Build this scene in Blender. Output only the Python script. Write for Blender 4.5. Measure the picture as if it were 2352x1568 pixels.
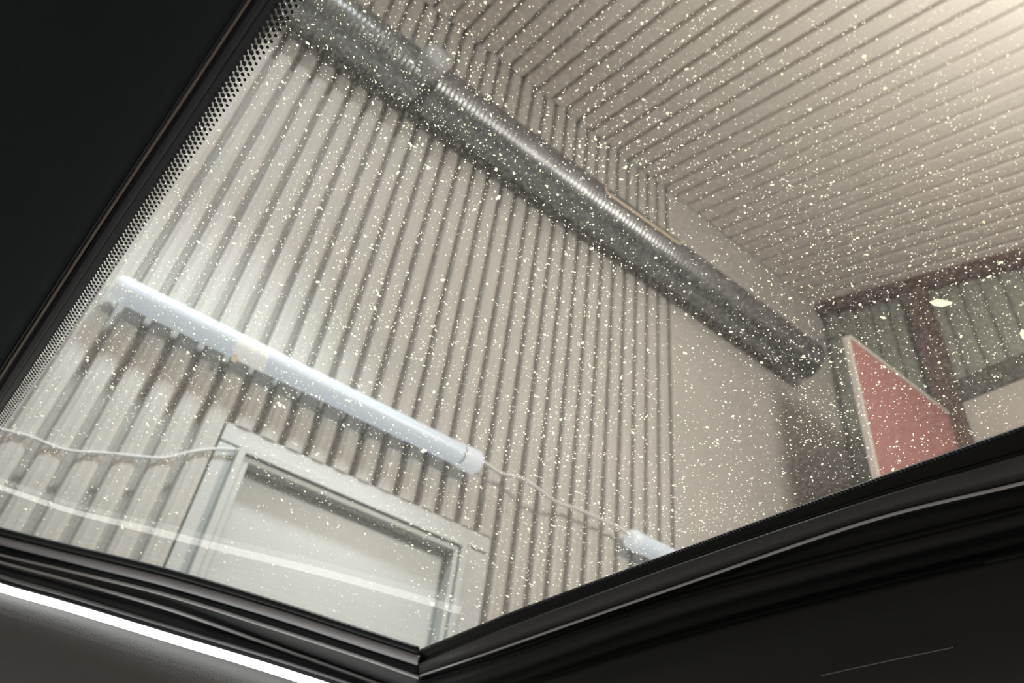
import bpy, bmesh, math, random
from mathutils import Vector, Matrix
random.seed(7)
for o in list(bpy.data.objects):
    bpy.data.objects.remove(o, do_unlink=True)
scn = bpy.context.scene
COL = scn.collection

# ------------------------------------------------------------------ camera
F = 1717.2
R = Matrix(((0.7862, -0.6066, 0.1179), (-0.4615, -0.4493, 0.7649), (-0.4110, -0.6558, -0.6332)))  # world -> camera
CAMH = 1.15
CAM = Vector((0, 0, CAMH))
camd = bpy.data.cameras.new('camera')
camd.sensor_width = 36.0
camd.lens = F * 36.0 / 2352.0
camd.clip_start = 0.01
camd.dof.use_dof = True
camd.dof.focus_distance = 0.46
camd.dof.aperture_fstop = 11.0
cam = bpy.data.objects.new('camera', camd)
COL.objects.link(cam)
m3 = R.transposed()
q = m3.to_quaternion()
cam.rotation_mode = 'QUATERNION'
cam.rotation_quaternion = q
cam.location = CAM
scn.camera = cam

# ------------------------------------------------------------------ world, exposure
w = bpy.data.worlds.new('world')
scn.world = w
w.use_nodes = True
w.node_tree.nodes['Background'].inputs[0].default_value = (0.5, 0.55, 0.6, 1)
w.node_tree.nodes['Background'].inputs[1].default_value = 0.05
scn.view_settings.view_transform = 'Standard'
scn.view_settings.look = 'None'
scn.view_settings.gamma = 1.0
scn.view_settings.use_curve_mapping = False
scn.view_settings.exposure = 0.0

# ------------------------------------------------------------------ lamps of the place and an added fill spot
def area(name, loc, target, sx, sy, power, col):
    l = bpy.data.lights.new(name, 'AREA')
    l.shape = 'RECTANGLE'; l.size = sx; l.size_y = sy
    l.energy = power; l.color = col
    o = bpy.data.objects.new(name, l); COL.objects.link(o)
    o.location = loc
    d = Vector(target) - Vector(loc)
    o.rotation_euler = d.to_track_quat('-Z', 'Y').to_euler()
    return o
KEY = Vector((-0.45, 0.85, CAMH + 3.12))
area('ceiling_tube_light', KEY, (-0.45, 0.75, CAMH - 1.0), 1.2, 0.16, 24, (0.96, 0.98, 1.0))
SPOT = Vector((0.15, 0.95, CAMH + 3.12))
sl = bpy.data.lights.new('downlight', 'SPOT')
sl.energy = 220; sl.color = (0.88, 0.95, 1.0); sl.spot_size = math.radians(54); sl.spot_blend = 0.30; sl.shadow_soft_size = 0.14
so_ = bpy.data.objects.new('downlight', sl); COL.objects.link(so_); so_.location = SPOT
so_.rotation_euler = (Vector((0.22, 1.5, CAMH - 0.1)) - SPOT).to_track_quat('-Z', 'Y').to_euler()
CSP = Vector((0.40, 0.15, CAMH + 2.95))
cl = bpy.data.lights.new('added_fill_over_car', 'SPOT')  # unseen spot, added to brighten the specks on the pane
cl.energy = 125; cl.color = (1.0, 0.99, 0.95); cl.spot_size = math.radians(38); cl.spot_blend = 0.4; cl.shadow_soft_size = 0.05
co_ = bpy.data.objects.new('added_fill_over_car', cl); COL.objects.link(co_); co_.location = CSP
co_.rotation_euler = (Vector((0.30, 0.22, CAMH + 0.3)) - CSP).to_track_quat('-Z', 'Y').to_euler()
WARM = Vector((1.75, -0.50, CAMH + 2.14))
pl = bpy.data.lights.new('warm_bulb_light', 'POINT')
pl.energy = 140; pl.color = (1.0, 0.92, 0.84); pl.shadow_soft_size = 0.22
po = bpy.data.objects.new('warm_bulb_light', pl); COL.objects.link(po); po.location = WARM

# ------------------------------------------------------------------ projection helpers
def ray(u, v):
    return R.transposed() @ Vector((u - 1176.0, -(v - 784.0), -F))
def on_y(u, v, y):
    d = ray(u, v); return CAM + d * (y / d.y)
def on_x(u, v, x):
    d = ray(u, v); return CAM + d * (x / d.x)
GA, GB, GC = 2.302, 0.000414, -0.00085           # raked pane of the car: 1/depth is linear over the picture
NG = R.transposed() @ Vector((F * GB, -F * GC, -(GA + 1176 * GB + 784 * GC)))
D0 = 1.0 / NG.length
NG.normalize()                                   # points out of the car
def gp(u, v, h=0.0):
    """point on the pane seen at (u, v); h metres inside the car above the pane"""
    d = ray(u, v)
    return CAM + d * ((D0 - h) / NG.dot(d))

# ------------------------------------------------------------------ materials
def new_mat(name):
    m = bpy.data.materials.new(name); m.use_nodes = True
    nt = m.node_tree
    return m, nt, nt.nodes['Principled BSDF']
def mat(name, col, rough=0.6, metal=0.0, spec=0.5, var=0.0, scale=6.0, bump=0.0, bscale=60.0, stretch=None, col2=None):
    m, nt, b = new_mat(name)
    b.inputs['Base Color'].default_value = (*col, 1)
    b.inputs['Roughness'].default_value = rough
    b.inputs['Metallic'].default_value = metal
    b.inputs['Specular IOR Level'].default_value = spec
    tc = nt.nodes.new('ShaderNodeTexCoord')
    mp = nt.nodes.new('ShaderNodeMapping')
    nt.links.new(tc.outputs['Object'], mp.inputs[0])
    if stretch: mp.inputs['Scale'].default_value = stretch
    if var > 0 or col2:
        n = nt.nodes.new('ShaderNodeTexNoise'); n.inputs['Scale'].default_value = scale
        n.inputs['Detail'].default_value = 5
        nt.links.new(mp.outputs[0], n.inputs['Vector'])
        r = nt.nodes.new('ShaderNodeValToRGB')
        c2 = col2 or tuple(c * (1 - var) for c in col)
        r.color_ramp.elements[0].position = 0.3; r.color_ramp.elements[1].position = 0.7
        r.color_ramp.elements[0].color = (*c2, 1)
        r.color_ramp.elements[1].color = (*[min(1, c * (1 + var * .5)) for c in col], 1)
        nt.links.new(n.outputs['Fac'], r.inputs[0])
        nt.links.new(r.outputs[0], b.inputs['Base Color'])
    if bump > 0:
        n = nt.nodes.new('ShaderNodeTexNoise'); n.inputs['Scale'].default_value = bscale
        nt.links.new(mp.outputs[0], n.inputs['Vector'])
        bp = nt.nodes.new('ShaderNodeBump'); bp.inputs['Strength'].default_value = bump
        bp.inputs['Distance'].default_value = 0.002
        nt.links.new(n.outputs['Fac'], bp.inputs['Height'])
        nt.links.new(bp.outputs[0], b.inputs['Normal'])
    return m
M = {}
M['wall'] = mat('painted_wall_metal', (0.53, 0.505, 0.48), 0.5, var=0.10, scale=3.0, col2=(0.49, 0.485, 0.455))
M['ceil'] = mat('painted_ceiling_metal', (0.77, 0.715, 0.665), 0.55, var=0.06, scale=3.0)
M['gable'] = mat('painted_gable_metal', (0.28, 0.29, 0.255), 0.55, var=0.10, scale=4.0)
M['concrete'] = mat('concrete', (0.30, 0.29, 0.27), 0.8, var=0.25, scale=3.0)
M['plain'] = mat('plain_wall_paint', (0.50, 0.48, 0.44), 0.7, var=0.05)
M['white'] = mat('white_door_paint', (0.57, 0.595, 0.595), 0.4, var=0.03, scale=5)
M['casing'] = mat('casing_paint', (0.57, 0.585, 0.59), 0.45, var=0.05, scale=9)
M['duct'] = mat('galvanised_duct', (0.26, 0.27, 0.285), 0.30, metal=0.85, var=0.25, scale=9)
M['stub'] = mat('grey_stub_paint', (0.36, 0.37, 0.375), 0.55)
M['ductdark'] = mat('dark_duct_joint', (0.07, 0.07, 0.075), 0.5, metal=0.5)
M['tan'] = mat('tan_rod_paint', (0.80, 0.66, 0.50), 0.5)
M['lamp'] = mat('white_lamp_plastic', (0.44, 0.48, 0.55), 0.35, var=0.02)
_b = M['lamp'].node_tree.nodes['Principled BSDF']; _b.inputs['Emission Color'].default_value = (0.84, 0.90, 1.0, 1); _b.inputs['Emission Strength'].default_value = 0.42   # tubes glowing faintly
M['lampcap'] = mat('glowing_cap_plastic', (0.50, 0.52, 0.56), 0.3)
_b = M['lampcap'].node_tree.nodes['Principled BSDF']; _b.inputs['Emission Color'].default_value = (0.88, 0.93, 1.0, 1); _b.inputs['Emission Strength'].default_value = 0.46  # caps are no light source; glow added to match the tube
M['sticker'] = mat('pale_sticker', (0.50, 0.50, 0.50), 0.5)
_b = M['sticker'].node_tree.nodes['Principled BSDF']; _b.inputs['Emission Color'].default_value = (1.0, 0.98, 0.96, 1); _b.inputs['Emission Strength'].default_value = 0.50   # added glow in place of tube light passing through
M['cable'] = mat('white_cable', (0.80, 0.81, 0.82), 0.4)
M['brown'] = mat('red_brown_steel', (0.13, 0.075, 0.068), 0.6, var=0.2, scale=20)
M['darkrail'] = mat('dark_rail_steel', (0.10, 0.105, 0.09), 0.6, var=0.2, scale=20)
M['red'] = mat('red_board_paint', (0.40, 0.17, 0.165), 0.55, var=0.06, scale=8)
M['rededge'] = mat('pale_board_edging', (0.60, 0.56, 0.53), 0.5)
M['wire'] = mat('dark_wire', (0.03, 0.03, 0.03), 0.5)
M['rubber'] = mat('black_rubber', (0.026, 0.032, 0.040), 0.36, spec=0.5)
M['rubberdark'] = mat('dull_black_trim', (0.007, 0.0085, 0.0095), 0.5, spec=0.4)
M['bluegrey'] = mat('blue_grey_bead', (0.52, 0.53, 0.59), 0.3, spec=0.6)
M['flattrim'] = mat('flat_dark_trim', (0.085, 0.088, 0.088), 0.4, spec=0.4)
M['gloss'] = mat('glossy_black_trim', (0.040, 0.044, 0.056), 0.25, spec=0.6)
M['greytrim'] = mat('grey_trim', (0.20, 0.205, 0.23), 0.3, spec=0.6)
M['pillar'] = mat('pillar_cloth', (0.016, 0.024, 0.030), 0.7, spec=0.25, bump=0.3, bscale=900)
M['panel'] = mat('door_panel_vinyl', (0.19, 0.195, 0.205), 0.6, spec=0.3, bump=0.5, bscale=700)
M['bead'] = mat('highlight_bead', (0.62, 0.63, 0.68), 0.3, metal=0.3)  # pale colour stands in for highlights along seal and trim ridges
M['tanbead'] = mat('tan_bead', (0.30, 0.27, 0.22), 0.3, metal=0.2)
M['frit'] = mat('black_glass_enamel', (0.042, 0.045, 0.058), 0.35, spec=0.5)

# lit strip
m, nt, b = new_mat('lit_strip_diffuser')
b.inputs['Base Color'].default_value = (0.8, 0.8, 0.75, 1)
b.inputs['Emission Color'].default_value = (1.0, 1.0, 0.92, 1)
b.inputs['Emission Strength'].default_value = 3.8
M['strip'] = m
m, nt, b = new_mat('bulb_glass')
b.inputs['Emission Color'].default_value = (1.0, 0.8, 0.6, 1)
b.inputs['Emission Strength'].default_value = 6
M['bulb'] = m

# pane: clear glass with mirror reflection and a thin dusty film
m = bpy.data.materials.new('dusty_car_glass'); m.use_nodes = True
nt = m.node_tree; nt.nodes.clear(); N = nt.nodes.new; L = nt.links.new
out = N('ShaderNodeOutputMaterial'); geo = N('ShaderNodeNewGeometry')
dot = N('ShaderNodeVectorMath'); dot.operation = 'DOT_PRODUCT'
L(geo.outputs['Incoming'], dot.inputs[0]); L(geo.outputs['Normal'], dot.inputs[1])
ab = N('ShaderNodeMath'); ab.operation = 'ABSOLUTE'; L(dot.outputs['Value'], ab.inputs[0])
om = N('ShaderNodeMath'); om.operation = 'SUBTRACT'; om.inputs[0].default_value = 1; L(ab.outputs[0], om.inputs[1]); om.use_clamp = True
pw = N('ShaderNodeMath'); pw.operation = 'POWER'; pw.inputs[1].default_value = 5; L(om.outputs[0], pw.inputs[0])
fr = N('ShaderNodeMath'); fr.operation = 'MULTIPLY_ADD'; fr.inputs[1].default_value = 0.95; fr.inputs[2].default_value = 0.05; L(pw.outputs[0], fr.inputs[0])
tr = N('ShaderNodeBsdfTransparent'); tr.inputs[0].default_value = (0.97, 0.985, 0.97, 1)
gl = N('ShaderNodeBsdfGlossy'); gl.inputs['Roughness'].default_value = 0.015
mx = N('ShaderNodeMixShader'); L(fr.outputs[0], mx.inputs[0]); L(tr.outputs[0], mx.inputs[1]); L(gl.outputs[0], mx.inputs[2])
df = N('ShaderNodeBsdfDiffuse'); df.inputs[0].default_value = (0.8, 0.79, 0.74, 1)
tl = N('ShaderNodeBsdfTranslucent'); tl.inputs[0].default_value = (0.8, 0.79, 0.74, 1)
dm = N('ShaderNodeMixShader'); dm.inputs[0].default_value = 0.5; L(df.outputs[0], dm.inputs[1]); L(tl.outputs[0], dm.inputs[2])
tc = N('ShaderNodeTexCoord'); mp = N('ShaderNodeMapping'); L(tc.outputs['Object'], mp.inputs[0])
nz = N('ShaderNodeTexNoise'); nz.inputs['Scale'].default_value = 420; nz.inputs['Detail'].default_value = 3; L(mp.outputs[0], nz.inputs['Vector'])
rp = N('ShaderNodeMapRange'); rp.inputs['From Min'].default_value = 0.45; rp.inputs['From Max'].default_value = 0.8
rp.inputs['To Min'].default_value = 0.012; rp.inputs['To Max'].default_value = 0.11; L(nz.outputs['Fac'], rp.inputs['Value'])
m2 = N('ShaderNodeMixShader'); L(rp.outputs[0], m2.inputs[0]); L(mx.outputs[0], m2.inputs[1]); L(dm.outputs[0], m2.inputs[2])
L(m2.outputs[0], out.inputs['Surface'])
M['glass'] = m
m = m.copy(); m.name = 'dusty_car_glass_outside'
for nd in m.node_tree.nodes:
    if nd.type == 'MATH' and nd.operation == 'MULTIPLY_ADD': nd.inputs[1].default_value = 0.35; nd.inputs[2].default_value = 0.018
M['glassout'] = m
# dust specks: pale translucent grains
m = bpy.data.materials.new('pale_dust'); m.use_nodes = True
nt = m.node_tree; nt.nodes.clear(); N = nt.nodes.new; L = nt.links.new
out = N('ShaderNodeOutputMaterial')
df = N('ShaderNodeBsdfDiffuse'); df.inputs[0].default_value = (1.0, 0.99, 0.90, 1)
tl = N('ShaderNodeBsdfTranslucent'); tl.inputs[0].default_value = (1.0, 0.99, 0.90, 1)
dm = N('ShaderNodeMixShader'); dm.inputs[0].default_value = 0.85; L(df.outputs[0], dm.inputs[1]); L(tl.outputs[0], dm.inputs[2])
L(dm.outputs[0], out.inputs['Surface'])
M['dust'] = m

# ------------------------------------------------------------------ mesh helpers
def link(name, me, parent=None, mt=None):
    o = bpy.data.objects.new(name, me); COL.objects.link(o)
    if mt and me is not None and len(me.materials) == 0: me.materials.append(M[mt])
    if parent is not None: o.parent = parent
    return o
def mesh(name, verts, faces, smooth=False):
    me = bpy.data.meshes.new(name)
    me.from_pydata([tuple(v) for v in verts], [], faces)
    bm = bmesh.new(); bm.from_mesh(me)
    bmesh.ops.recalc_face_normals(bm, faces=bm.faces)
    if smooth:
        for f in bm.faces: f.smooth = True
    bm.to_mesh(me); bm.free()
    return me
def tag(o, label=None, cat=None, group=None, kind=None):
    if label: o['label'] = label
    if cat: o['category'] = cat
    if group: o['group'] = group
    if kind: o['kind'] = kind
    return o
def empty(name, loc=(0, 0, 0)):
    o = bpy.data.objects.new(name, None); COL.objects.link(o); o.location = loc; o.empty_display_size = 0.05
    return o
def box_me(name, x0, x1, y0, y1, z0, z1, bev=0.0, seg=2):
    bm = bmesh.new()
    bmesh.ops.create_cube(bm, size=1)
    for v in bm.verts:
        v.co = Vector(((x0 + x1) / 2 + v.co.x * (x1 - x0), (y0 + y1) / 2 + v.co.y * (y1 - y0), (z0 + z1) / 2 + v.co.z * (z1 - z0)))
    if bev > 0: bmesh.ops.bevel(bm, geom=bm.edges[:], offset=bev, segments=seg, affect='EDGES', profile=0.6)
    me = bpy.data.meshes.new(name); bm.to_mesh(me); bm.free()
    return me
def resample(pts, n):
    """Catmull-Rom through pts"""
    P = [Vector(p) for p in pts]
    res = []
    k = len(P) - 1
    for i in range(n + 1):
        t = i / n * k; j = min(int(t), k - 1); f = t - j
        p0, p1, p2, p3 = P[max(j - 1, 0)], P[j], P[j + 1], P[min(j + 2, k)]
        res.append(0.5 * ((2 * p1) + (p2 - p0) * f + (2 * p0 - 5 * p1 + 4 * p2 - p3) * f * f + (3 * p1 - p0 - 3 * p2 + p3) * f ** 3))
    return res
def sweep(name, path, rad, seg=10, flat=None):
    """tube along world points; rad number or list; flat=(normal, factor) squashes along normal"""
    n = len(path); vs = []; fs = []
    up = Vector((0.31, 0.2, 0.93))
    for i, p in enumerate(path):
        t = (path[min(i + 1, n - 1)] - path[max(i - 1, 0)]).normalized()
        ref = flat[0] if flat else up
        a = (ref - t * ref.dot(t)).normalized(); b_ = t.cross(a)
        r = rad[i] if isinstance(rad, (list, tuple)) else rad
        ra = r * (flat[1] if flat else 1)
        for k in range(seg):
            an = 2 * math.pi * k / seg
            vs.append(p + a * (ra * math.cos(an)) + b_ * (r * math.sin(an)))
    for i in range(n - 1):
        for k in range(seg):
            k2 = (k + 1) % seg
            fs.append((i * seg + k, i * seg + k2, (i + 1) * seg + k2, (i + 1) * seg + k))
    nv = len(vs)
    vs += [vs[k].copy() for k in range(seg)] + [vs[(n - 1) * seg + k].copy() for k in range(seg)]
    fs.append(tuple(nv + k for k in range(seg))); fs.append(tuple(nv + seg + k for k in range(seg)))
    return mesh(name, vs, fs, True)
def loft(name, rows, back, smooth=True):
    """rows: list of lists of world points -> sheet with thickness vector back"""
    nr, nc = len(rows), len(rows[0]); vs = []; fs = []
    for r in rows: vs += r
    off = len(vs)
    for r in rows: vs += [p + back for p in r]
    id_ = lambda i, j, s=0: s * off + i * nc + j
    for i in range(nr - 1):
        for j in range(nc - 1):
            fs.append((id_(i, j), id_(i + 1, j), id_(i + 1, j + 1), id_(i, j + 1)))
            fs.append((id_(i, j, 1), id_(i, j + 1, 1), id_(i + 1, j + 1, 1), id_(i + 1, j, 1)))
    for i in range(nr - 1):
        fs.append((id_(i, 0), id_(i, 0, 1), id_(i + 1, 0, 1), id_(i + 1, 0)))
        fs.append((id_(i, nc - 1), id_(i + 1, nc - 1), id_(i + 1, nc - 1, 1), id_(i, nc - 1, 1)))
    for j in range(nc - 1):
        fs.append((id_(0, j), id_(0, j + 1), id_(0, j + 1, 1), id_(0, j, 1)))
        fs.append((id_(nr - 1, j), id_(nr - 1, j, 1), id_(nr - 1, j + 1, 1), id_(nr - 1, j + 1)))
    return mesh(name, vs, fs, smooth)

# ------------------------------------------------------------------ room shell
DW = 2.0; XG = 3.69; XL = -1.9; YR = -3.0
TH = math.radians(18); TT = math.tan(TH)
ZJ = CAMH + 3.70                                     # height of the wall / roof junction
def zroof(y): return ZJ + (y - DW) * TT
GD = 0.036                                           # groove depth
def struct(name, me, mt): 
    o = link(name, me, None, mt); o['kind'] = 'structure'; return o
floor = struct('floor', box_me('floor', XL - .1, XG + .2, YR - .1, DW + .2, -0.1, 0.0), 'concrete')
wall_back = struct('wall_back', box_me('wall_back', XL, XG + .03, DW + GD, DW + GD + .1, 0, ZJ + .05), 'wall')
def slab(name, x0, x1, y0, y1, d0, d1):
    vs = []
    for x in (x0, x1):
        for (y, d) in ((y0, d0), (y1, d0), (y1, d1), (y0, d1)):
            vs.append((x, y, zroof(y) + d))
    return mesh(name, vs, [(0, 1, 2, 3), (4, 5, 6, 7), (0, 1, 5, 4), (1, 2, 6, 5), (2, 3, 7, 6), (3, 0, 4, 7)])
ceiling = struct('ceiling', slab('ceiling', XL - .1, XG + .2, YR - .1, DW + .15, 0.050, 0.14), 'ceil')
def gable(name, x0, x1):
    vs = []
    for x in (x0, x1):
        vs += [(x, YR, 0), (x, DW + GD, 0), (x, DW + GD, zroof(DW) + .03), (x, YR, zroof(YR) + .03)]
    return mesh(name, vs, [(0, 1, 2, 3), (4, 5, 6, 7), (0, 1, 5, 4), (1, 2, 6, 5), (2, 3, 7, 6), (3, 0, 4, 7)])
wall_right = struct('wall_right', gable('wall_right', XG + .02, XG + .12), 'gable')
wall_left = struct('wall_left', gable('wall_left', XL - .1, XL), 'plain')
wall_rear = struct('wall_rear', box_me('wall_rear', XL, XG, YR - .1, YR, 0, zroof(YR) + .02), 'plain')

# cladding strips -------------------------------------------------
def strip_me(name, wdt, h, depth, crown=0.0016, lip=0.011):
    """vertical strip: local x across, y depth (face at y=0, back at +depth), z up from 0 to h"""
    hw = wdt / 2
    prof = [(-hw, depth), (-hw + lip * .15, .010), (-hw + lip * .5, .003), (-hw + lip * 1.3, .0008), (-hw * .35, -crown), (-hw * .2, -crown * .45),
            (hw * .2, -crown * .45), (hw * .35, -crown), (hw - lip * 1.3, .0008), (hw - lip * .5, .003), (hw - lip * .15, .010), (hw, depth)]
    n = len(prof)
    vs = [(x, y, 0) for x, y in prof] + [(x, y, h) for x, y in prof]
    fs = [(i, i + 1, n + i + 1, n + i) for i in range(n - 1)] + [tuple(range(n)), tuple(range(n, 2 * n)), (0, n - 1, 2 * n - 1, n)]
    me = mesh(name, vs, fs)
    return me
PITCH = 0.0798; GW = 0.0185
DOORX0, DOORX1 = 0.335, 1.297                         # outer edges of the flat door surround
DOORZ = CAMH + 1.087
full = strip_me('wall_strip', PITCH - GW, ZJ + .02, GD)
short = strip_me('wall_strip_short', PITCH - GW, ZJ + .02 - DOORZ, GD)
k = -31
while True:
    xg0 = -0.046 + PITCH * k; xc = xg0 + PITCH / 2
    k += 1
    if xc < XL + .05: continue
    if xc > 2.20: break
    over = DOORX0 - .005 < xc < DOORX1 + .03
    o = link('cladding_strip', short if over else full, wall_back, 'wall')
    o.location = (xc, DW, DOORZ if over else 0)
flatp = link('flat_panel', box_me('flat_panel', -0.046 + PITCH * 28 + .008, XG - .001, DW + .001, DW + GD, 0, ZJ + .02), wall_back, 'wall')
# roof strips run up the slope to the wall
CP = 0.0995; CGW = 0.018
LR = (DW - .004 - YR) / math.cos(TH)
rs = strip_me('roof_strip', CP - CGW, LR, 0.050, crown=0.0, lip=0.005)
k = -31
while True:
    xc = 0.472 + CP * k + CP / 2; k += 1
    if xc < XL + .05: continue
    if xc > XG - .03: break
    o = link('roof_strip', rs, ceiling, 'ceil')
    # local z -> up the slope, local y(depth) -> up/out of the room
    o.matrix_local = Matrix.Translation((xc, YR, zroof(YR))) @ Matrix(((1, 0, 0, 0), (0, -math.sin(TH), math.cos(TH), 0), (0, math.cos(TH), math.sin(TH), 0), (0, 0, 0, 1)))
# gable strips (vertical), visible between the brown framing
GP_ = 0.105
gs = strip_me('gable_strip', GP_ - .012, 1.0, 0.02)
k = 0
while True:
    yc = 1.93 - GP_ * k; k += 1
    if yc < -0.9: break
    o = link('gable_strip', gs, wall_right, 'gable')
    hgt = zroof(yc) - .02
    o.matrix_local = Matrix.Translation((XG, yc, 0)) @ Matrix(((0, 1, 0, 0), (-1, 0, 0, 0), (0, 0, hgt, 0), (0, 0, 0, 1)))

# brown framing on the gable --------------------------------------
gf = tag(empty('gable_frame', (XG - .03, 1.36, 0)), 'red-brown steel frame of sloping beam and post on the end wall', 'frame')
gf.location = (0, 0, 0)
def sbeam(name, y0, y1, za0, zb0, x0, x1, mt, par):
    """beam on the gable following the slope through (y=2.0, za0 top / zb0 bottom)"""
    vs = []
    for x in (x0, x1):
        for (y, z) in ((y0, za0), (y1, za0), (y1, zb0), (y0, zb0)):
            vs.append((x, y, CAMH + z + (y - DW) * TT))
    return link(name, mesh(name, vs, [(0, 1, 2, 3), (4, 5, 6, 7), (0, 1, 5, 4), (1, 2, 6, 5), (2, 3, 7, 6), (3, 0, 4, 7)]), par, mt)
sbeam('sloping_beam', -0.9, 1.97, 3.77 - .02, 3.61, XG - .07, XG + .012, 'brown', gf)
link('post', box_me('post', XG - .065, XG + .012, 1.30, 1.415, 0, CAMH + 3.40, .004), gf, 'brown')
link('rail', box_me('rail', XG - .05, XG + .012, -0.9, 1.30, CAMH + 2.55, CAMH + 2.68, .004), gf, 'darkrail')
link('lower_panel', box_me('lower_panel', XG - .03, XG + .012, -0.9, 1.30, CAMH + 1.2, CAMH + 2.548, .004), gf, 'plain')

# ------------------------------------------------------------------ door in the back wall
door = empty('door_1', ((DOORX0 + DOORX1) / 2, DW, 0)); door['kind'] = 'structure'
door.location = (0, 0, 0)
FX0, FX1, FZ = 0.40, 1.187, CAMH + 1.023
yb = DW + GD
link('casing_board', box_me('casing_l', DOORX0 + .012, FX0 - .001, DW + .004, yb, 0, FZ, .002), door, 'casing')
link('casing_board', box_me('casing_r', FX1 + .006, DOORX1 - .004, DW + .004, yb, 0, FZ, .002), door, 'casing')
link('casing_board', box_me('casing_h', DOORX0 + .012, DOORX1 - .004, DW + .004, yb, FZ + .006, DOORZ - .001, .002), door, 'casing')
def frame_ring(name, x0, x1, z1, wdt, y0, y1, mt):
    vs = []
    for y in (y0, y1):
        vs += [(x0, y, 0), (x0, y, z1), (x1, y, z1), (x1, y, 0), (x1 - wdt, y, 0), (x1 - wdt, y, z1 - wdt), (x0 + wdt, y, z1 - wdt), (x0 + wdt, y, 0)]
    fs = []
    for b0 in (0, 8):
        fs += [(b0, b0 + 1, b0 + 6, b0 + 7), (b0 + 1, b0 + 2, b0 + 5, b0 + 6), (b0 + 2, b0 + 3, b0 + 4, b0 + 5)]
    for i in range(8):
        j = (i + 1) % 8; fs.append((i, j, 8 + j, 8 + i))
    return link(name, mesh(name, vs, fs), door, mt)
frame_ring('frame_moulding', FX0, FX1, FZ, 0.020, DW - .030, yb, 'white')
frame_ring('frame_moulding', FX0 + .0235, FX1 - .0235, FZ - .0235, 0.016, DW - .018, yb, 'white')
link('door_leaf', box_me('door_leaf', FX0 + .041, FX1 - .041, DW + .031, yb - .001, 0.01, FZ - .041, .001), door, 'white')

# ------------------------------------------------------------------ round duct under the roof
PY, PZ, PR = 1.853, CAMH + 2.850, 0.117
duct = tag(empty('air_duct', (0, 0, 0)), 'dark grey round ribbed metal duct running along the top of the wall', 'duct')
def duct_me(name, x0, x1, r, rib=0.0018, pitch=0.022, seg=28, taper0=0, taper1=0):
    n = max(2, int((x1 - x0) / (pitch / 4))); vs = []; fs = []
    for i in range(n + 1):
        x = x0 + (x1 - x0) * i / n
        rr = r + rib * math.cos(2 * math.pi * x / pitch)
        for k in range(seg):
            a = 2 * math.pi * k / seg
            vs.append((x, PY + rr * math.cos(a), PZ + rr * math.sin(a)))
    for i in range(n):
        for k in range(seg):
            fs.append((i * seg + k, i * seg + (k + 1) % seg, (i + 1) * seg + (k + 1) % seg, (i + 1) * seg + k))
    nv = len(vs)
    vs += vs[:seg] + vs[n * seg:(n + 1) * seg]
    fs.append(tuple(nv + k for k in range(seg))); fs.append(tuple(nv + seg + k for k in range(seg)))
    return mesh(name, vs, fs, True)
XJ = 0.52
link('pipe_length', duct_me('pipe_a', XJ + .02, 3.17, PR), duct, 'duct')
link('pipe_length', duct_me('pipe_b', -1.6, XJ - .02, PR, rib=0.0008), duct, 'duct')
link('coupling', duct_me('coupling', XJ - .03, XJ + .03, PR - .010, rib=0), duct, 'ductdark')
# round capped stub beside the joint, standing up and out of the pipe
for xh in (-0.6, 1.15, 2.75):
    link('wall_bracket', box_me('wall_bracket', xh, xh + .04, PY + PR - .02, DW - .003, PZ - .02, PZ + .02, .003), duct, 'ductdark')
# tan rod lying on the duct
def pipe_front(u, v, r):
    d = ray(u, v); d = d / d.length
    # closest hit with cylinder radius r about the duct axis
    oy, oz = -PY, CAMH - PZ
    A = d.y ** 2 + d.z ** 2; B = oy * d.y + oz * d.z; C_ = oy * oy + oz * oz - r * r
    dis = B * B - A * C_
    t = (-B - math.sqrt(max(dis, 0))) / A
    return CAM + d * t
sp = pipe_front(988, 150, PR - .008)
sd = Vector((0.12, -0.85, -0.05)).normalized()
link('capped_stub', sweep('stub', [sp - sd * .03, sp + sd * .045, sp + sd * .060, sp + sd * .068, sp + sd * .071], [.064, .064, .058, .038, .004], 20), duct, 'stub')
a0 = pipe_front(1394, 443, PR + .009); a1 = pipe_front(1560, 560, PR + .009)
rod = sweep('tan_rod', [a0 + Vector((-.012, .0, .035)), a0, a0 * .66 + a1 * .34, a0 * .34 + a1 * .66, a1, a1 + Vector((.03, 0.0, .035))], .0058, 8)
link('clip_rod', rod, duct, 'tan')['label'] = 'thin tan rod with turned-up ends'

# ------------------------------------------------------------------ tube lamps on the wall
TY, TZ, TR = 1.945, CAMH + 1.292, 0.0385
def make_tube(label, x0, group):
    t = tag(empty('tube_lamp', (x0, TY, TZ)), label, 'lamp', group)
    Lh = 1.246
    def tb(name, a, b, r, mt, seg=20, par=t):
        me = sweep(name, [Vector((a, 0, 0)), Vector((b, 0, 0))], r, seg)
        for p in me.polygons[-2:]: p.use_smooth = False
        return link(name, me, par, mt)
    tb('lamp_body', 0.035, Lh - .078, TR, 'lamp')
    tb('end_seam', Lh - .080, Lh - .070, TR - .004, 'greytrim')
    c = sweep('end_cap', [Vector((Lh - .071, 0, 0)), Vector((Lh - .010, 0, 0)), Vector((Lh, 0, 0))], [TR + .003, TR + .003, TR - .004], 20)
    link('end_cap', c, t, 'lampcap')
    c = sweep('end_cap', [Vector((0, 0, 0)), Vector((.008, 0, 0)), Vector((.038, 0, 0))], [TR - .012, TR - .002, TR + .001], 20)
    link('end_cap', c, t, 'lampcap')
    link('light_block_rail', box_me('light_block_rail', .05, Lh - .10, 0.030, DW - TY - .002, 0.0, .055, .002), t, 'casing')  # hidden strip, added to block light falling behind the tube
    # wall brackets
    for bx in (.2, 1.0):
        link('bracket', box_me('bracket', bx, bx + .03, TR - .01, DW - TY - .002, -.010, .010, .002), t, 'casing')
    return t
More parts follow.
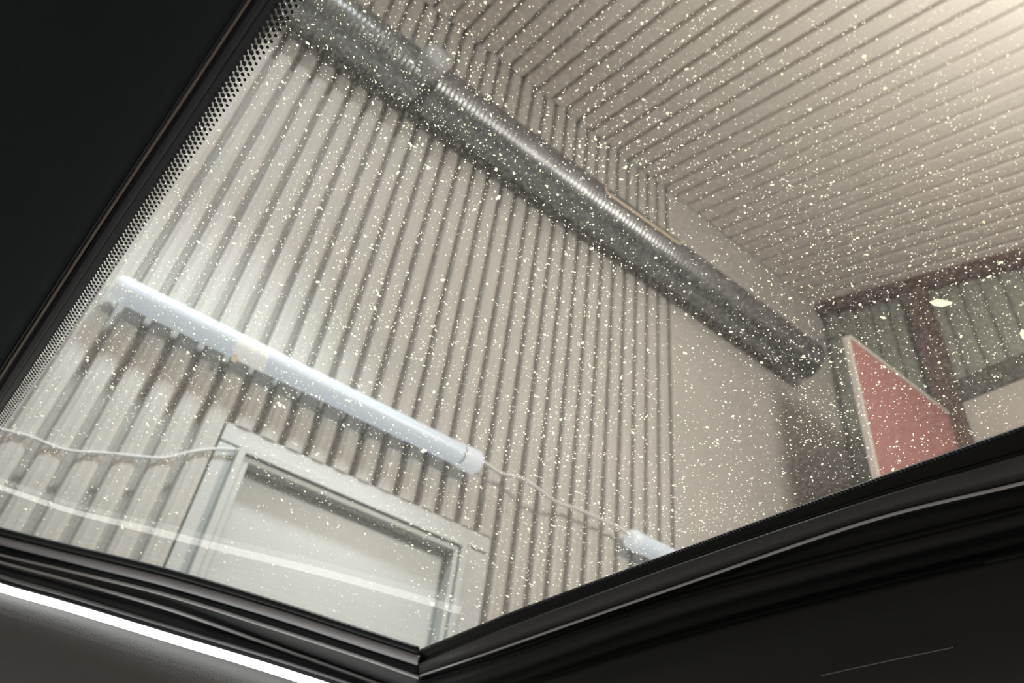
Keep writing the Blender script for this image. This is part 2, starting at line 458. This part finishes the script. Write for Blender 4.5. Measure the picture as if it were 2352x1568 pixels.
t1 = make_tube('long white tube lamp with a pale sticker in its middle on the ribbed wall', -0.088, 'white tube lamps along the wall')
# sticker on the tube
vs = []; fs = []
for i, x in enumerate((.355, .455)):
    for k in range(9):
        a = math.radians(150 + k * 18)
        sh = .02 * (k / 8.0 - .5)
        vs.append((x + sh, (TR + .0008) * math.cos(a), (TR + .0008) * math.sin(a)))
for k in range(8): fs.append((k, k + 1, 10 + k, 9 + k))
so = link('sticker', mesh('sticker', vs, fs, True), t1, 'sticker')
link('pull_tab', box_me('pull_tab', .362, .378, -.012, -.004, -.062, -.036, .002), t1, 'tan')
t2 = make_tube('white tube lamp at the end of the cable, cut off by the dark window edge', 1.876, 'white tube lamps along the wall')
# linking cable
pts = [(1098, 1051), (1122, 1068), (1150, 1086), (1190, 1096), (1225, 1114), (1255, 1138), (1285, 1156), (1320, 1166), (1360, 1184), (1400, 1202), (1446, 1226)]
ys = [TY, 1.945, 1.945, 1.93, 1.91, 1.91, 1.93, 1.945, 1.945, 1.945, TY]
path = resample([on_y(u, v, y) for (u, v), y in zip(pts, ys)], 50)
tag(link('lamp_cable', sweep('lamp_cable', path, .0062, 8), None, 'cable'), 'sagging white cable joining the two tube lamps', 'cable')
# thin cable over the ribs to the door head
pts = [(-160, 935), (-60, 965), (0, 985), (70, 1003), (150, 1033), (250, 1041), (330, 1049), (380, 1051), (440, 1037), (500, 1030), (548, 1034)]
path = resample([on_y(u, v, 1.993) for u, v in pts], 50)
tag(link('wall_cable', sweep('wall_cable', path, .0036, 8), None, 'cable'), 'thin pale cable crossing the wall ribs to the top of the door frame', 'cable')

# ------------------------------------------------------------------ red board by the end wall
SY = 1.372
sz1 = CAMH + 2.50; sx0 = on_y(1940, 768, SY).x
sgn = tag(empty('red_board', (0, 0, 0)), 'dull red board with pale edging hung beside the end wall', 'board')
link('board_face', box_me('board_face', sx0 + .02, XG - .072, SY - .006, SY + .012, sz1 - 1.05, sz1 - .02, .001), sgn, 'red')
link('edging', box_me('edging_v', sx0, sx0 + .022, SY - .012, SY + .016, sz1 - 1.05, sz1, .002), sgn, 'rededge')
link('edging', box_me('edging_h', sx0, XG - .072, SY - .012, SY + .016, sz1 - .022, sz1, .002), sgn, 'rededge')
a = Vector((sx0 + .005, SY, sz1)); b_ = on_y(1874, 780, 1.99)
tag(link('hanging_wire', sweep('hanging_wire', [a, a * .5 + b_ * .5 + Vector((0, 0, -.02)), b_], .004, 6), None, 'wire'), 'dark wire from the wall by the duct end to the top of the red board', 'wire')

# ------------------------------------------------------------------ warm bulb and ceiling fitting (light the room)
bl = tag(empty('bulb_lamp', WARM), 'bare warm bulb hanging under the ribbed roof', 'lamp')
link('bulb', sweep('bulb', [Vector((0, 0, z)) for z in (-.050, -.046, -.035, -.01, .015, .032)], [.004, .022, .040, .045, .034, .017], 16), bl, 'bulb').visible_shadow = True
link('socket', sweep('socket', [Vector((0, 0, .034)), Vector((0, 0, .09)), Vector((0, 0, .10))], [.019, .019, .006], 14), bl, 'casing')
link('cord', sweep('cord', [Vector((0, 0, .10)), Vector((0, 0, zroof(WARM.y) - WARM.z + .01))], .004, 6), bl, 'wire')
po.location = WARM + Vector((0, 0, -.12))

# ------------------------------------------------------------------ the car around the camera
car = tag(empty('car', (0, 0, 0)), 'dark car interior framing a dusty raked window seen from inside', 'car')
# pane (4 mm thick)
poly = [(-420, 1240), (-60, 1228), (400, 1340), (965, 1520), (1500, 1320), (2352, 1010), (3000, 780), (3100, -300), (2900, -700), (960, -700), (640, -120), (250, 440), (-60, 930)]
vs = [gp(u, v, 0.0) for u, v in poly] + [gp(u, v, 0.0) + NG * 0.004 for u, v in poly]
n = len(poly)
fs = [tuple(range(n)), tuple(range(n, 2 * n))] + [(i, (i + 1) % n, n + (i + 1) % n, n + i) for i in range(n)]
pm = mesh('window_pane', vs, fs); pm.materials.append(M['glass']); pm.materials.append(M['glassout'])
for f_ in pm.polygons:
    if (pm.vertices[f_.vertices[0]].co - CAM).dot(NG) > D0 + .002 and all((pm.vertices[i].co - CAM).dot(NG) > D0 + .002 for i in f_.vertices): f_.material_index = 1
pane = link('window_pane', pm, car)
pane['label'] = 'dusty clear window pane'
# enamel border and dots ------------------------------------------
LEFT = [(850, -306), (643, 0), (462, 268), (282, 533), (160, 712), (33, 900), (-110, 1112), (-190, 1230)]
RIGHT = [(940, 1506), (975, 1492), (1200, 1402), (1555, 1272), (2000, 1112), (2352, 988), (2750, 848)]
rowsL = []
for p in resample([Vector((u, v, 0)) for u, v in LEFT], 40):
    rowsL.append([gp(p.x + 1, p.y + .5, .0012), gp(p.x - 60, p.y - 40, .0012), gp(p.x - 110, p.y - 74, .0012)])
eb = link('enamel_border', loft('enamel_border', rowsL, NG * .0009), pane, 'frit')
def dots(name, edge, a_px, b_px, at, cols, nmax, inward, h=.0012):
    """staggered printed dots along an edge; spacings are taken on the pane at one place"""
    o = gp(*at); va = (gp(at[0] + a_px[0], at[1] + a_px[1]) - o); vb = (gp(at[0] + b_px[0], at[1] + b_px[1]) - o)
    step = va.length
    line = resample([gp(u, v, h) for u, v in edge], 400)
    cum = [0]
    for i in range(1, len(line)): cum.append(cum[-1] + (line[i] - line[i - 1]).length)
    vs = []; fs = []; s = 0; j = 0; cnt = 0
    while s < cum[-1] and cnt < nmax:
        while cum[j + 1] < s: j += 1
        p = line[j].lerp(line[j + 1], (s - cum[j]) / (cum[j + 1] - cum[j]))
        t = (line[j + 1] - line[j]).normalized(); nn = t.cross(NG)
        if nn.dot(vb) < 0: nn = -nn
        for c, (off, r) in enumerate(cols):
            q_ = p + vb * off
            base = len(vs)
            for k in range(8):
                an = 2 * math.pi * k / 8
                vs.append(q_ + (t * math.cos(an) + nn * math.sin(an)) * r)
            fs.append(tuple(range(base, base + 8)))
        s += step; cnt += 1
    me = bpy.data.meshes.new(name); me.from_pydata([tuple(v) for v in vs], [], fs)
    o = link(name, me, pane, 'frit'); o['kind'] = 'stuff'
    return o
dots('enamel_dots', LEFT, (-9.0, 13.3), (15, 0), (600, 60), [(0.15, .00165), (1.12, .00150), (2.08, .00128), (3.02, .00098)], 900, 1)
dots('enamel_dots', RIGHT, (9.3, -3.5), (-6, -6.5), (2050, 1094), [(0.0, .0013), (.75, .0009)], 900, 1)

# left pillar -----------------------------------------------------
TAN = [(780, -310), (572, 0), (395, 267), (218, 533), (95, 722), (0, 868), (-110, 1040), (-210, 1200)]
tp = resample([Vector((u, v, 0)) for u, v in TAN], 40)
offs = [(-12, .003), (-17, .010), (-21, .015), (-28, .019), (-45, .0235), (-80, .030), (-130, .038), (-200, .046), (-300, .054), (-450, .062), (-700, .07), (-1000, .075)]
rows = []
for p in tp:
    rows.append([gp(p.x + o * .84, p.y + o * .55, h) for o, h in offs])
link('pillar_trim', loft('pillar_trim', rows, NG * .004), car, 'pillar')
link('pillar_bead', sweep('pillar_bead', [gp(p.x, p.y, .004) for p in tp], .0013, 8), car, 'tanbead')
link('pillar_bead', sweep('pillar_bead', [gp(p.x - 8, p.y - 5, .005) for p in tp], .0011, 8), car, 'rubber')
link('pillar_seal', sweep('pillar_seal', [gp(p.x + 17, p.y + 11, .003) for p in tp], .0040, 8, (NG, .5)), car, 'gloss')

# lower left edge: seal, beads, lit strip, panel ------------------
ST = [(-330, 1128, 1152, 1170, 1185, 1209, 1230), (-150, 1176, 1202, 1229, 1244, 1272, 1296), (0, 1214, 1241, 1274, 1291, 1324, 1349), (153, 1252, 1279, 1310, 1332, 1368, 1393),
      (383, 1308, 1336, 1366, 1397, 1439, 1463), (620, 1378, 1405, 1440, 1481, 1511, 1535), (820, 1443, 1470, 1506, 1553, 1578, 1601), (962, 1489, 1516, 1556, 1606, 1628, 1650)]
def curve(ci, dv=0, n=48, cut=1.0):
    return resample([Vector((s[0], s[ci] + dv, 0)) for s in ST], n)
def cpath(ci, h, dv=0):
    return [gp(p.x, p.y, h) for p in curve(ci, dv)]
cB, cb, c1, c2, c3, cs = [curve(i) for i in range(1, 7)]
rows = []
for i in range(len(cB)):
    r = [gp(cB[i].x, cB[i].y, .0008), gp(cB[i].x, cB[i].y + 5, .004), gp(cB[i].x, cB[i].y + 13, .0045), gp(cb[i].x, cb[i].y - 8, .003), gp(cb[i].x, cb[i].y + 12, .006),
         gp(c1[i].x, c1[i].y - 12, .013), gp(c1[i].x, c1[i].y, .0165), gp(c2[i].x, c2[i].y - 6, .021), gp(c2[i].x, c2[i].y + 4, .025), gp(c3[i].x, c3[i].y - 8, .036), gp(c3[i].x, c3[i].y + 4, .042), gp(cs[i].x, cs[i].y - 14, .047), gp(cs[i].x, cs[i].y, .049)]
    rows.append(r)
link('window_seal', loft('window_seal', rows, NG * .002), car, 'rubber')
link('seal_bead', sweep('seal_bead', cpath(2, .0075), .0046, 10), car, 'bluegrey')
link('thin_bead', sweep('thin_bead', cpath(3, .0178), .0017, 8), car, 'bead')
link('thin_bead', sweep('thin_bead', cpath(4, .0262), .0018, 8), car, 'bead')
link('thin_bead', sweep('thin_bead', cpath(5, .042), .0022, 8), car, 'greytrim')
cst = curve(6)
ls = link('lit_strip', sweep('lit_strip', [gp(p.x, p.y, .0512 + .0055 * max(0.0, p.x) / 960.0) for p in cst], .0036, 12), car, 'strip')
ls['label'] = 'glowing white trim strip'
rows = []
for p in cs:
    rows.append([gp(p.x + o * -.1, p.y + o, h) for o, h in ((9, .0495), (14, .0535), (30, .0595), (60, .072), (110, .087), (170, .103), (260, .118), (420, .135))])
link('door_panel', loft('door_panel', rows, NG * .004), car, 'panel')

# lower right edge: lip, flat trim, bead, ridge, panel -------------
SR = [(962, 1499, 1524, 1552, 1590, 1650), (1100, 1443, 1468, 1506, 1548, 1610), (1200, 1403, 1428, 1471, 1516, 1577), (1555, 1273, 1298, 1347, 1394, 1466), (2000, 1112, 1148, 1195, 1276, 1350), (2352, 988, 1045, 1108, 1190, 1268), (2750, 848, 920, 1003, 1094, 1172)]
def rcurve(ci, dv=0, n=48):
    return resample([Vector((s[0], s[ci] + dv, 0)) for s in SR], n)
rB, rT, rL, rR, rP = [rcurve(i) for i in range(1, 6)]
rows = []
for i in range(len(rB)):
    f = lambda p, dv, h: gp(p.x, p.y + dv, h)
    rows.append([f(rB[i], 0, .0008), f(rB[i], 4, .003), f(rT[i], -6, .004), f(rT[i], 0, .009), f(rT[i], 6, .0105), f(rL[i], -6, .013), f(rL[i], 3, .014), f(rL[i], 9, .008), f(rR[i], -26, .010),
                 f(rR[i], -14, .018), f(rR[i], 8, .021), f(rR[i], 24, .017), f(rP[i], -16, .015), f(rP[i], 0, .026), f(rP[i], 20, .032), f(rP[i], 70, .038), f(rP[i], 200, .05), f(rP[i], 500, .07)])
link('roof_pillar_trim', loft('roof_pillar_trim', rows, NG * .004), car, 'rubberdark')
link('trim_flat', loft('trim_flat', [[gp(rT[i].x, rT[i].y + 2, .0112), gp(rL[i].x, rL[i].y - 3, .0142)] for i in range(len(rT))], NG * .0015), car, 'flattrim')
link('trim_bead', sweep('trim_bead', [gp(p.x, p.y, .0152) for p in rL], .0011, 8), car, 'bead')
link('panel_seam', sweep('panel_seam', resample([gp(1886, 1551, .053), gp(2040, 1517, .053), gp(2189, 1486, .0525)], 10), .0004, 6), car, 'greytrim')
# headliner along the far edges of the pane (outside the picture)
HL = [(2760, 860), (3000, 600), (3050, 0), (2900, -620), (1900, -680), (980, -690), (790, -330)]
hp = resample([Vector((u, v, 0)) for u, v in HL], 30)
c0 = Vector((1800, 200, 0))
rows = []
for p in hp:
    d = (p - c0).normalized()
    rows.append([gp(p.x + d.x * o, p.y + d.y * o, h) for o, h in ((0, .002), (10, .014), (40, .02), (150, .03), (400, .04))])
link('headliner', loft('headliner', rows, NG * .004), car, 'pillar')

# ------------------------------------------------------------------ dust on the outside of the pane
E1 = (gp(2000, 600) - gp(700, 600)).normalized(); E2 = NG.cross(E1)
def inside(u, v):
    # inside the clear part of the pane
    if v > 1520: return False
    for (a, b2) in zip(LEFT[:-1], LEFT[1:]):
        if a[1] <= v <= b2[1]:
            x = a[0] + (b2[0] - a[0]) * (v - a[1]) / (b2[1] - a[1])
            if u < x + 18: return False
    for (a, b2) in zip(RIGHT[:-1], RIGHT[1:]):
        if a[0] <= u <= b2[0]:
            y = a[1] + (b2[1] - a[1]) * (u - a[0]) / (b2[0] - a[0])
            if v > y - 4: return False
    for (a, b2) in zip(ST[:-1], ST[1:]):
        if a[0] <= u <= b2[0]:
            y = a[1] + (b2[1] - a[1]) * (u - a[0]) / (b2[0] - a[0])
            if v > y - 4: return False
    return True
def proj(P):
    c = R @ (P - CAM); return 1176 - F * c.x / c.z, 784 + F * c.y / c.z
vs = []; fs = []
base_v = [(1, 0, .0), (.3, .95, 0), (-.8, .6, 0), (-.8, -.6, 0), (.3, -.95, 0), (0, 0, .55)]
base_f = [(0, 1, 5), (1, 2, 5), (2, 3, 5), (3, 4, 5), (4, 0, 5), (4, 3, 2, 1, 0)]
def speck(P, r, el=1.0, ang=None):
    ang = random.uniform(0, 6.28) if ang is None else ang
    ca, sa = math.cos(ang), math.sin(ang); b0 = len(vs)
    for (x, y, z) in base_v:
        x *= r * el * random.uniform(.75, 1.25); y *= r * random.uniform(.75, 1.25)
        vs.append(P + E1 * (x * ca - y * sa) + E2 * (x * sa + y * ca) + NG * (z * r))
    fs.extend([tuple(b0 + i for i in f) for f in base_f])
# the dust lies denser towards the upper right of the pane; accept-reject on the pane itself
corners = [gp(-150, 1180), gp(965, 1500), gp(2800, 830), gp(2800, -300), gp(800, -300), gp(0, 900)]
O = gp(1200, 700)
xs = [(c - O).dot(E1) for c in corners]; yy = [(c - O).dot(E2) for c in corners]
count = 0
from mathutils import noise
while count < 25000:
    a = random.uniform(min(xs), max(xs)); b2 = random.uniform(min(yy), max(yy))
    P = O + E1 * a + E2 * b2 + NG * .0041
    u, v = proj(P)
    if not (-200 < u < 2800 and -300 < v < 1510) or not inside(u, v): continue
    depth = -(R @ (P - CAM)).z
    wgt = min(1.0, (0.36 / depth) ** 2.3) * (.55 + .9 * max(0, .5 + noise.noise(Vector((a * 14, b2 * 14, 0)))))
    wgt *= min(1.0, max(.22, 1.0 - 1.3 * ((v - 820) / 600.0) * min(1.0, max(0.0, (1300 - u) / 600.0)))) if v > 820 else 1.0
    if random.random() > wgt: continue
    count += 1
    r = depth * (1.0 / F) * random.lognormvariate(0.04, .45)
    r = min(r, .0018)
    speck(P, r, random.choice((1, 1, 1.3, 1.8)))
    if random.random() < .10:
        for _ in range(random.choice((1, 2, 3))):
            speck(P + E1 * random.uniform(-2.4, 2.4) * r + E2 * random.uniform(-2.4, 2.4) * r, r * random.uniform(.4, .8))
me = bpy.data.meshes.new('dust_specks'); me.from_pydata([tuple(v) for v in vs], [], fs)
ds = link('dust_specks', me, None, 'dust')
tag(ds, 'fine pale dust and droplet specks scattered over the car window', 'dust', kind='stuff')
# one larger pale flake
vs = []; fs = []
P = gp(2165, 706) + NG * .0045
fl = [(-.0055, -.0004), (-.003, .0018), (.001, .0024), (.0050, .0008), (.0054, -.0004), (.002, -.0016), (-.002, -.0024)]
for z in (0, .0006): vs += [P + E1 * x + E2 * y + NG * z for x, y in fl]
fs = [tuple(range(7)), tuple(range(7, 14))] + [(i, (i + 1) % 7, 7 + (i + 1) % 7, 7 + i) for i in range(7)]
tag(link('dust_flake', mesh('dust_flake', vs, fs), None, 'dust'), 'largest pale flake on the glass, beside the brown post', 'flake')
